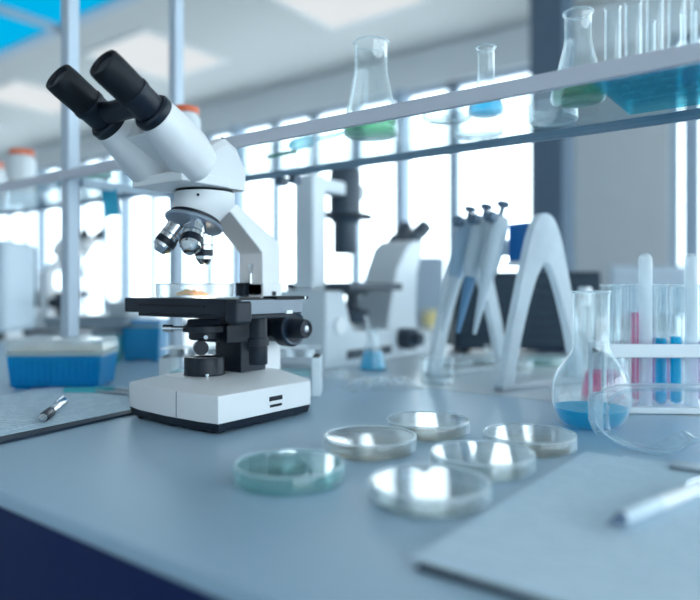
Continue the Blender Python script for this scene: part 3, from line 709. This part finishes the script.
# ================================================================== SAFETY GOGGLES
GP = thin('goggle_plastic', (.90,.95,.97), .17, .55, (.75,.86,.92))
GL = thin('goggle_lens', (.95,.97,.98), .06, .4, (.75,.86,.92))
def goggles():
    c = W(699,.612,0); t = thing('safety_goggles', 'clear plastic safety goggles lying on the bench by the tube rack', 'goggles', c, FACE+math.radians(-4))
    w, h = .158, .066
    def outline(s, n=72):
        pts = []
        for k in range(n):
            q = 2*PI*k/n; cx = math.cos(q); sx = math.sin(q); f = (abs(cx)**3.4+abs(sx)**3.4)**(-1/3.4)
            x = cx*f*(w/2)*s; z = sx*f*(h/2)*s
            if z < 0: z += .017*s*math.exp(-(x/.018)**2)     # nose bridge
            pts.append((x, z))
        return pts
    def bend(x, z, d=0): return Vector((x, 5.5*x*x + d, h/2 + z))
    # lens: front sheet of curved plastic
    bm = new(); o = outline(.93); ctr = []
    rings = [[bm.verts.new(bend(x*s, z*s)) for x, z in o] for s in (1, .75, .5, .25)]
    for a, b in zip(rings[:-1], rings[1:]):
        for k in range(72): bm.faces.new((a[k], a[(k+1)%72], b[(k+1)%72], b[k]))
    bm.faces.new(rings[-1]); obj('lens', bm, GL, t, smooth=80)
    # soft frame skirt from lens back to the face
    bm = new()
    loft(bm, [[bend(x, z, -.001) for x, z in outline(.93)], [bend(x, z, -.003) for x, z in outline(.97)], [bend(x, z, .001) for x, z in outline(1.0)], [bend(x*1.0, z*1.0, .016) for x, z in outline(1.0)], [bend(x, z, .030) for x, z in outline(.985)], [bend(x, z, .036) for x, z in outline(.94)]], cap=False)
    obj('frame', bm, GP, t, smooth=60)
    bm = new(); tube(bm, [bend(x, z, -.0025) for x, z in outline(.955)]+[bend(*outline(.955)[0], -.0025)], .0020, 8, cap=False); obj('rim', bm, GP, t)
    for s in (-1, 1):
        bm = new(); loft(bm, [[Vector((s*(w/2+dx), 5.5*(w/2)**2+y, h/2+z)) for dx, z in ((-.004,-.022*f), (.004,-.022*f), (.004,.022*f), (-.004,.022*f))] for y, f in ((.004,1), (.020,.9), (.034,.55))])
        obj('strap_lug', bm, GP, t, bevel=.003)
        bm = new()
        for k in range(3): prim_box(bm, (s*(w/2+.0045), 5.5*(w/2)**2+.012, h/2-.012+.012*k), (.002, .012, .005))
        obj('vent', bm, GP, t)
    return t
goggles()
# ================================================================== PIPETTE STAND
PS = Vector((-.384, 1.037, DESK)); PA = math.atan2(.38, -.925)   # local x runs from the near frame to the far frame
PST = thin('pipette_stand_plastic', (.85,.9,.93), .90, .1, (.76,.82,.86))
t = thing('pipette_stand', 'white plastic pipette stand with two arched frames and blue block', 'pipette stand', PS, PA)
def aframe(x):
    pts = []
    outer = smoothp([(-.099,0), (-.078,.09), (-.052,.185), (-.034,.245), (-.018,.274), (0,.282), (.018,.274), (.034,.245), (.052,.185), (.078,.09), (.099,0)], 5)
    inner = smoothp([(.074,0), (.052,.090), (.026,.165), (.008,.195), (0,.199), (-.008,.195), (-.026,.165), (-.052,.090), (-.074,0)], 5)
    bm = new()
    # build as two strips so the arch stays a clean quad mesh
    n = len(outer); ins = []
    inn = list(reversed(inner))
    import bisect
    def at(lst, f):
        k = f*(len(lst)-1); i = min(int(k), len(lst)-2); g = k-i
        return (lst[i][0]+(lst[i+1][0]-lst[i][0])*g, lst[i][1]+(lst[i+1][1]-lst[i][1])*g)
    N = 40; A = [at(outer, k/N) for k in range(N+1)]; B = [at(inn, k/N) for k in range(N+1)]
    for xx, sg in ((x-.008, 1), (x+.008, -1)):
        va = [bm.verts.new((xx, p[0], p[1])) for p in A]; vb = [bm.verts.new((xx, p[0], p[1])) for p in B]
        for k in range(N): bm.faces.new((va[k], va[k+1], vb[k+1], vb[k]))
        if sg == 1: pa, pb = va, vb
    for k in range(N):
        bm.faces.new((pa[k], pa[k+1], va[k+1], va[k])); bm.faces.new((pb[k], pb[k+1], vb[k+1], vb[k]))
    bm.faces.new((pa[0], va[0], vb[0], pb[0])); bm.faces.new((pa[N], va[N], vb[N], pb[N]))
    return obj('arched_frame', bm, PST, t, bevel=.003, smooth=50)
LEN = .18
aframe(0); aframe(LEN)
for x in (0, LEN):
    bm = new(); prim_box(bm, (x, 0, .006), (.022, .20, .012)); obj('foot_bar', bm, PST, t, bevel=.004)
for y, z in ((-.012, .235), (.012, .225)):
    bm = new(); prim_box(bm, (LEN/2, y, z), (LEN, .014, .020)); obj('cross_rail', bm, PST, t, bevel=.003)
bm = new(); prim_box(bm, (.031, .010, .236), (.044, .032, .062)); obj('holder_block', bm, mat('holder_blue', (.008,.16,.48), .4), t, bevel=.003)
bm = new(); prim_box(bm, (.031, .010, .201), (.046, .036, .008)); obj('holder_lip', bm, WHITEP, t, bevel=.002)
# pipettes
PGREY = mat('pipette_grey', (.52,.61,.68), .4); PBL = mat('pipette_blue', (.09,.24,.42), .4)
Rp = Matrix.Rotation(PA, 3, 'Z')
sv = {}
def pipette(x, label, lower, body):
    top = Vector((x, .034, .300)); bot = Vector((x, .098, .085)); d = bot-top; L = d.length; s = d.normalized()
    loc = PS + Rp @ top
    t = thing('pipette', label, 'pipette', loc, PA)
    M = frame_to(s)
    side = Vector((1,0,0)); nrm = s.cross(side).normalized()
    def ob(t_, w, dpt): return [s*(L*t_)+side*(w*cx)+nrm*(dpt*sx) for cx, sx in [(math.cos(2*PI*k/20), math.sin(2*PI*k/20)) for k in range(20)]]
    bm = new(); lathe(bm, [(0,-.004), (.0100,-.004), (.0112,-.002), (.0105,.003), (.0045,.005), (.0045,.026), (0,.026)], 20, M); obj('plunger', bm, mat('plunger_slate', (.10,.17,.25), .4), t)
    bm = new(); loft(bm, [ob(.10,.012,.013), ob(.12,.0165,.0170), ob(.35,.0165,.0180), ob(.50,.0145,.0155), ob(.57,.0105,.011)]); obj('handle', bm, body, t, smooth=50)
    bm = new(); prim_box(bm, s*(L*.13)-nrm*(.016), (.020, .022, .016), M.to_3x3()); obj('finger_hook', bm, mat('plunger_slate', (.10,.17,.25), .4), t, bevel=.002)
    bm = new(); loft(bm, [ob(.54,.0105,.011), ob(.60,.0092,.010), ob(.80,.0062,.0065), ob(.97,.0036,.0036), ob(1.0,.003,.003)]); obj('shaft', bm, lower, t, smooth=50)
    return t
pipette(.056, 'grey pipette hanging next to the blue block of the stand', PGREY, PGREY)
pipette(.097, 'middle pipette of the stand, grey with a slate blue shaft', PBL, PGREY)
pipette(.138, 'pipette hanging farthest from the blue block, bluish grey', mat('pipette_pale', (.52,.60,.66), .4), mat('pipette_bluegrey', (.33,.47,.60), .4))
# ================================================================== TIP BOX (LEFT) AND CRATES
def tipbox(label, loc, rz, w, d, h, m, lid, tips=True):
    t = thing('tip_box', label, 'tip box', loc, rz)
    def rc(s, z): return [Vector((x*s*w/2, y*s*d/2, z)) for x, y in ((-1,-1), (1,-1), (1,1), (-1,1))]
    bm = new(); loft(bm, [rc(.93,.003), rc(1.0,h)]); obj('tub', bm, m, t, bevel=.004)
    bm = new()
    for k in range(14): prim_box(bm, ((k/13-.5)*w*.84, -d/2*.97, h*.5), (.0018, .003, h*.75))
    obj('rib', bm, m, t)['kind'] = 'stuff'
    for sx in (-1, 1):
        bm = new(); prim_box(bm, (sx*w*.36, 0, .0022), (.02, d*.8, .0044)); obj('foot', bm, m, t)
    bm = new(); prim_box(bm, (0, 0, h+.002), (w*1.01, d*1.01, .005)); obj('rim', bm, mat('box_rim', (.30,.42,.45), .4), t, bevel=.001)
    if tips:
        bm = new()
        for i in range(12):
            for j in range(6): cyl(bm, ((i/11-.5)*w*.86, (j/5-.5)*d*.8, h+.003), ((i/11-.5)*w*.86, (j/5-.5)*d*.8, h+.012), .0035, .0038, 8)
        o = obj('tips', bm, mat('tip_cream', (.72,.68,.58), .5), t); o['kind'] = 'stuff'
        bm = new(); loft(bm, [rc(1.02,h+.0045), rc(1.02,h+.020), rc(.985,h+.0245)]); obj('lid', bm, lid, t, bevel=.004)
    else:
        bm = new(); loft(bm, [rc(1.02,h+.0045), rc(1.0,h+.016)]); obj('lid', bm, lid, t, bevel=.003)
    return t
CLEARLID = thin('clear_lid', (.93,.95,.95), .35, .3, (.82,.87,.90))
tipbox('blue translucent tip box with clear lid beside the clipboard', W(64,1.062,0), FACE+math.radians(1), .150, .080, .053, BLUEB, CLEARLID)
tipbox('blue storage box behind the microscope stage on the rear bench', W(146,1.45,0), FACE, .085, .075, .075, BLUEP, mat('lid_blue', (.10,.33,.60), .4), False)
tipbox('small teal storage box next to the blue storage box', W(108,1.40,0), FACE, .050, .06, .058, TEALP, mat('lid_grey', (.22,.27,.31), .5), False)
bm = new(); loft(bm, [[Vector((x*s*.085, y*s*.05, z)) for x, y in ((-1,-1), (1,-1), (1,1), (-1,1))] for s, z in ((.95, 0), (1.0, .022), (.94, .022), (.90, .004))]);
bm2 = W(93,1.41,0)
tag(obj('tray', bm, mat('slate_tray', (.20,.25,.29), .5), None, (bm2.x, bm2.y, DESK+.0762), (0,0,FACE), bevel=.002), 'grey shallow tray lying on top of the teal storage box', 'tray')
bm = new(); prim_box(bm, (0,0,.005), (.12,.014,.010)); prim_box(bm, (.0,0,.0105), (.03,.010,.002)); p = G(104,394.5)
tag(obj('ruler_case', bm, TEALP, None, (p.x, p.y, DESK), (0,0,FACE-math.radians(4)), bevel=.002), 'slim teal case lying behind the clipboard near the microscope', 'case')
# white rack behind the microscope
RW = W(243,.985,0)
t = thing('cooling_rack', 'white plastic tube block standing behind the microscope base', 'tube rack', RW, FACE)
bm = new(); holed_plate(bm, -.118, .118, -.03, .03, .058, .012, [-.1+.0285*k for k in range(8)], (-.015,.015), .008, 12); obj('top_plate', bm, FROSTP, t, smooth=0)
for s in (-1, 1):
    bm = new(); prim_box(bm, (s*.112, 0, .029), (.014, .06, .058)); obj('side_panel', bm, FROSTP, t, bevel=.002)
bm = new(); prim_box(bm, (0, 0, .004), (.21, .06, .008)); obj('bottom_plate', bm, FROSTP, t, bevel=.001)
bm = new(); prim_box(bm, (0, .0, .032), (.21, .05, .006)); obj('shelf_plate', bm, thin('rack_aqua_plate', (.8,.95,.95), .5, .1, (.60,.84,.86)), t)
# ================================================================== PLASTIC WRAPPERS
WRAP = thin('plastic_wrap', (.95,.97,.98), .16, .5, (.9,.95,.97), rough=.06)
def wrapper(label, loc, rz, w, d, h, seed):
    rn = random.Random(seed); bm = new(); NX, NY = 22, 14
    def hh(i, j):
        e_ = min(i, NX-i)/NX*5; f_ = min(j, NY-j)/NY*4; k = min(1, e_)*min(1, f_)
        return k*h*(.35+.65*rn.random())
    G1 = [[bm.verts.new(((i/NX-.5)*w+rn.uniform(-1,1)*w*.012, (j/NY-.5)*d+rn.uniform(-1,1)*d*.02, .0008+hh(i,j))) for j in range(NY+1)] for i in range(NX+1)]
    for i in range(NX):
        for j in range(NY):
            a, b, c, e_ = G1[i][j], G1[i+1][j], G1[i+1][j+1], G1[i][j+1]
            bm.faces.new((a, b, c)); bm.faces.new((a, c, e_))
    o = obj('plastic_wrapper', bm, WRAP, None, loc, (0,0,rz), smooth=0)
    return tag(o, label, 'wrapper')
wrapper('large crumpled clear plastic wrapper on the bench behind the petri dishes', G(382,388), FACE+.25, .12, .075, .018, 3)
wrapper('smaller crumpled clear plastic wrapper next to the white tube block', G(333,381), FACE+.15, .065, .07, .02, 5)
# ================================================================== INVERTED MICROSCOPE (REAR BENCH)
def inverted():
    t = thing('inverted_microscope', 'white inverted microscope with tall lamp column on the rear bench', 'microscope', (-.86, 1.13, DESK))
    W2 = mat('inverted_white', (.62,.68,.73), .4, var=.02); DK = mat('inverted_dark', (.035,.055,.08), .5)
    # base U-shaped frame seen from the side (y,z)
    bm = new(); prism(bm, [(-.15,0), (.27,0), (.27,.05), (.14,.06), (.06,.07), (-.01,.07), (-.06,.075), (-.09,.155), (-.15,.155)], -.065, .065, 'x'); obj('body', bm, W2, t, bevel=.006)
    bm = new(); prim_box(bm, (0,-.118,.272), (.05,.045,.235)); obj('lamp_column', bm, W2, t, bevel=.006)
    bm = new(); prim_box(bm, (0,-.045,.372), (.042,.19,.030)); obj('lamp_arm', bm, W2, t, bevel=.006)
    bm = new(); lathe(bm, [(0,.235), (.024,.235), (.026,.24), (.026,.30), (.034,.31), (.034,.41), (.030,.42), (0,.42)], 28, Matrix.Translation((0,0,0))); cd = obj('condenser', bm, DK, t)
    bm = new(); lathe(bm, [(0,.312), (.045,.312), (.06,.316), (.06,.319), (0,.325)], 32); prim_box(bm, (0,.0,.318), (.018,.19,.005)); obj('condenser_slider', bm, DK, cd)
    bm = new(); prim_box(bm, (0,.0,.163), (.17,.20,.016)); st = obj('stage', bm, DK, t, bevel=.003)
    bm = new(); lathe(bm, [(0,.145), (.05,.145), (.05,.155), (0,.155)], 30); obj('stage_bearing', bm, DK, st)
    bm = new(); lathe(bm, [(0,.085), (.030,.085), (.036,.095), (.036,.112), (.016,.118), (.014,.150), (0,.150)], 28, Matrix.Translation((.02,.0,0))); obj('objective_turret', bm, DK, t)
    # rising binocular neck on the +Y side
    bm = new(); loft(bm, [[Vector((sx*w_, y+sy*d_, z)) for sx, sy in ((-1,-1), (1,-1), (1,1), (-1,1))] for y, z, w_, d_ in ((.15,.04,.055,.07), (.16,.10,.05,.06), (.185,.20,.045,.048), (.215,.255,.05,.04), (.235,.275,.05,.028))]); obj('binocular_neck', bm, W2, t, bevel=.008)
    for s in (-1, 1):
        p0 = Vector((s*.020,.225,.262)); d = Vector((s*.10,.80,.62)).normalized()
        bm = new(); lathe(bm, [(0,0), (.022,0), (.022,.025), (.018,.03), (.0165,.055), (.019,.058), (.019,.088), (.015,.09), (0,.088)], 24, Matrix.Translation(p0) @ frame_to(d)); obj('eyepiece', bm, DK, t)
    for s in (-1, 1):
        bm = new(); cyl(bm, (s*.062,.13,.045), (s*.095,.13,.045), .024, .024, 26); cyl(bm, (s*.094,.13,.045), (s*.115,.13,.045), .014, .014, 22); obj('focus_knob', bm, DK, t)
    bm = new(); cyl(bm, (.064,-.105,.085), (.07,-.105,.085), .018, .018, 22); obj('side_port', bm, mat('port_white', (.8,.84,.87), .3), t)
    bm = new(); prim_box(bm, (.066,.0,.024), (.004,.16,.018)); obj('front_strip', bm, DK, t)
    return t
inverted()
# second upright microscope far along the rear bench
m2 = copy_tree(mic); m2.location = W(66,2.4,0) ; m2.rotation_euler = (0,0,math.radians(200)); m2.location.z = DESK
m2['label'] = 'white microscope blurred far back on the rear bench behind the blue tip box'
# pale cabinet at far left
t = thing('incubator', 'pale blue-grey benchtop incubator box at the far end of the rear bench', 'incubator', W(-16,2.15,0), FACE)
bm = new(); prim_box(bm, (0,0,.165), (.25,.22,.30)); obj('body', bm, mat('incubator_paint', (.50,.60,.68), .5), t, bevel=.02)
bm = new(); prim_box(bm, (0,-.112,.18), (.20,.008,.20)); dr = obj('door', bm, mat('incubator_door', (.56,.65,.72), .4), t, bevel=.004)
bm = new(); prim_box(bm, (.08,-.122,.18), (.012,.014,.09)); obj('handle', bm, GREYM, dr, bevel=.003)
for sx in (-1,1):
    for sy in (-1,1):
        bm = new(); cyl(bm, (sx*.1,sy*.085,0), (sx*.1,sy*.085,.016), .012, .012, 16); obj('foot', bm, BLACKM, t)
# ================================================================== DARK EQUIPMENT BEHIND PIPETTES
t = thing('power_unit', 'dark slate instrument with horizontal cooling slats behind the pipette stand', 'instrument', W(520,1.66,0), FACE)
bm = new(); prim_box(bm, (0,0,.105), (.355,.16,.19)); obj('case', bm, mat('instrument_slate', (.018,.034,.055), .6, spec=.25), t, bevel=.006)
for k in range(7):
    bm = new(); prim_box(bm, (0,-.083,.03+.024*k), (.33,.006,.015)); obj('slat', bm, mat('instrument_slat', (.022,.042,.065), .6, spec=.25), t, bevel=.001)
for sx in (-1,1):
    for sy in (-1,1):
        bm = new(); cyl(bm, (sx*.15,sy*.06,0), (sx*.15,sy*.06,.011), .012, .012, 14); obj('foot', bm, BLACKM, t)
# glassware behind the stand
pb = [(452,1.30,'clear petri dish under the far frame of the pipette stand'), (478,1.37,'clear petri dish behind the pipette tips'), (512,1.30,'clear petri dish seen through the near frame of the pipette stand'), (545,1.36,'greenish petri dish before the dark slatted instrument')]
for px, z, lab in pb:
    o = petri('x', W(px, z, 0), GLASS_T if 'greenish' in lab else GLASS_D, r=.040, agar=AGAR); o['label'] = lab
vessel('beaker', 'low clear glass beaker beside the far frame of the pipette stand', 'beaker', W(437,1.085,0), [(0,0), (.024,0), (.027,.003), (.027,.040), (.0285,.043)])
vessel('beaker', 'small clear glass beaker on the rear bench before the slatted instrument', 'beaker', W(494,1.42,0), [(0,0), (.018,0), (.02,.003), (.02,.032), (.0215,.034)])
# white vial behind round flask
t = thing('vial', 'slim white capped vial standing behind the pipette stand foot', 'vial', W(585,1.20,0))
bm = new(); lathe(bm, [(0,0), (.012,0), (.013,.002), (.013,.125), (.011,.128), (0,.128)], 24); obj('body', bm, FROST, t)
bm = new(); lathe(bm, [(0,.127), (.0115,.127), (.0115,.16), (.010,.162), (0,.162)], 24); obj('cap', bm, WHITEP, t)
# ================================================================== SHELF LEFT: BOTTLES, NOTE
def bottle(label, loc, r, h):
    t = thing('reagent_bottle', label, 'bottle', loc)
    bm = new(); lathe(bm, [(0,0), (r-.003,0), (r,.003), (r,h*.80), (r*.92,h*.84), (r*.82,h*.87), (r*.82,h*.90), (0,h*.90)], 32); obj('body', bm, mat('bottle_white', (.66,.70,.73), .45), t)
    bm = new(); lathe(bm, [(0,h*.90), (r*.90,h*.90), (r*.92,h*.91), (r*.92,h*.99), (r*.86,h), (0,h)], 32); obj('cap', bm, ORANGE, t)
    bm = new(); lathe(bm, [(r+.0003,h*.2), (r+.0006,h*.2), (r+.0006,h*.42), (r+.0003,h*.42)], 32); obj('label_band', bm, mat('bottle_label', (.55,.45,.36), .6), t)
    return t
bottle('white bottle with orange cap on the glass shelf beyond the corner post', W(22,1.55,SH), .030, .128)
bottle('white bottle with orange cap farthest along the glass shelf', W(-8,1.66,SH), .030, .120)
bottle('orange-capped white bottle on the shelf hidden behind the microscope head', W(186,1.10,SH), .024, .105)
def capvial(name, label, a, b, r, body, cap):
    t = thing(name, label, 'vial', a); d = b-a; M = Matrix.Translation((0,0,r)) @ frame_to(d); L = d.length
    bm = new(); lathe(bm, [(0,0), (r,0), (r,L*.3), (0,L*.3)], 20, M); obj('cap', bm, cap, t)
    bm = new(); lathe(bm, [(0,L*.3), (r*.85,L*.3), (r*.85,L*.9), (r*.5,L), (0,L)], 20, M); obj('body', bm, body, t)
CYANG = mat('bright_cyan_cap', (.0,.45,.70), .3)
capvial('cryo_vial', 'cyan-capped vial lying on the glass shelf just beyond the corner post', W(44,1.36,SH), W(62,1.30,SH), .016, CYANG, CYANG)
capvial('cryo_vial', 'green vial with white cap lying on the shelf inside the corner post', W(79,1.20,SH), W(112,1.22,SH), .012, mat('green_vial', (.16,.50,.30), .4), mat('mint_cap', (.55,.90,.75), .3))
nl = W(118,1.19,0)
bm = new(); prim_box(bm, (0,0,-.022), (.028,.0008,.048)); 
tag(obj('sticky_note', bm, mat('blue_note', (.03,.38,.56), .6), None, (-1.072, .690, DESK+SH-.0215), (0, math.radians(-8), FACE)), 'small blue paper tag hanging from the shelf crossbar', 'note')
# ================================================================== FAR BENCH CONTENT
def monitor(label, px, z, w, h, base_h=.80):
    p = W(px, z, 0); t = thing('monitor', label, 'monitor', (p.x, p.y, base_h), FACE)
    bm = new(); prim_box(bm, (0,0,.12+h/2), (w,.03,h)); obj('housing', bm, mat('monitor_grey', (.34,.42,.50), .5), t, bevel=.006)
    bm = new(); prim_box(bm, (0,-.017,.12+h/2), (w-.03,.006,h-.03)); obj('screen', bm, mat('monitor_screen', (.26,.34,.42), .3), t)
    bm = new(); prim_box(bm, (0,.03,.10), (.06,.03,.20)); obj('neck', bm, GREYM, t)
    bm = new(); prim_box(bm, (0,.02,.006), (.24,.18,.012)); obj('foot', bm, GREYM, t, bevel=.003)
monitor('grey-blue monitor on the window bench beyond the test tube rack', 647, 3.25, .38, .25)
monitor('grey-blue monitor on the window bench beyond the far pipette frame', 418, 4.05, .34, .34)
def crate(label, px, z, w, h, col):
    p = W(px, z, 0); t = thing('storage_bin', label, 'storage bin', (p.x, p.y, .80), 0)
    bm = new(); loft(bm, [[Vector((x*s*w/2, y*s*.13, zz)) for x, y in ((-1,-1), (1,-1), (1,1), (-1,1))] for s, zz in ((.9,0), (1,h), (.93,h), (.85,.01))]); obj('tub', bm, mat('bin_'+str(col), col, .5), t, bevel=.004)
    bm = new(); prim_box(bm, (0,-.13,h*.75), (w*.3,.012,h*.14)); obj('label_holder', bm, WHITEP, t)
crate('deep blue storage bin on the window bench', 405, 4.45, .22, .22, (.05,.24,.50))
crate('yellow storage bin on the window bench next to the deep blue bin', 432, 4.42, .10, .14, (.60,.50,.22))
crate('reddish storage bin on the window bench beside the blue bins', 386, 4.6, .12, .12, (.45,.22,.20))
crate('pale teal storage bin on the window bench', 235, 5.2, .30, .18, (.30,.50,.58))
crate('light grey storage bin on the window bench near the incubator', 130, 5.6, .36, .16, (.55,.60,.64))
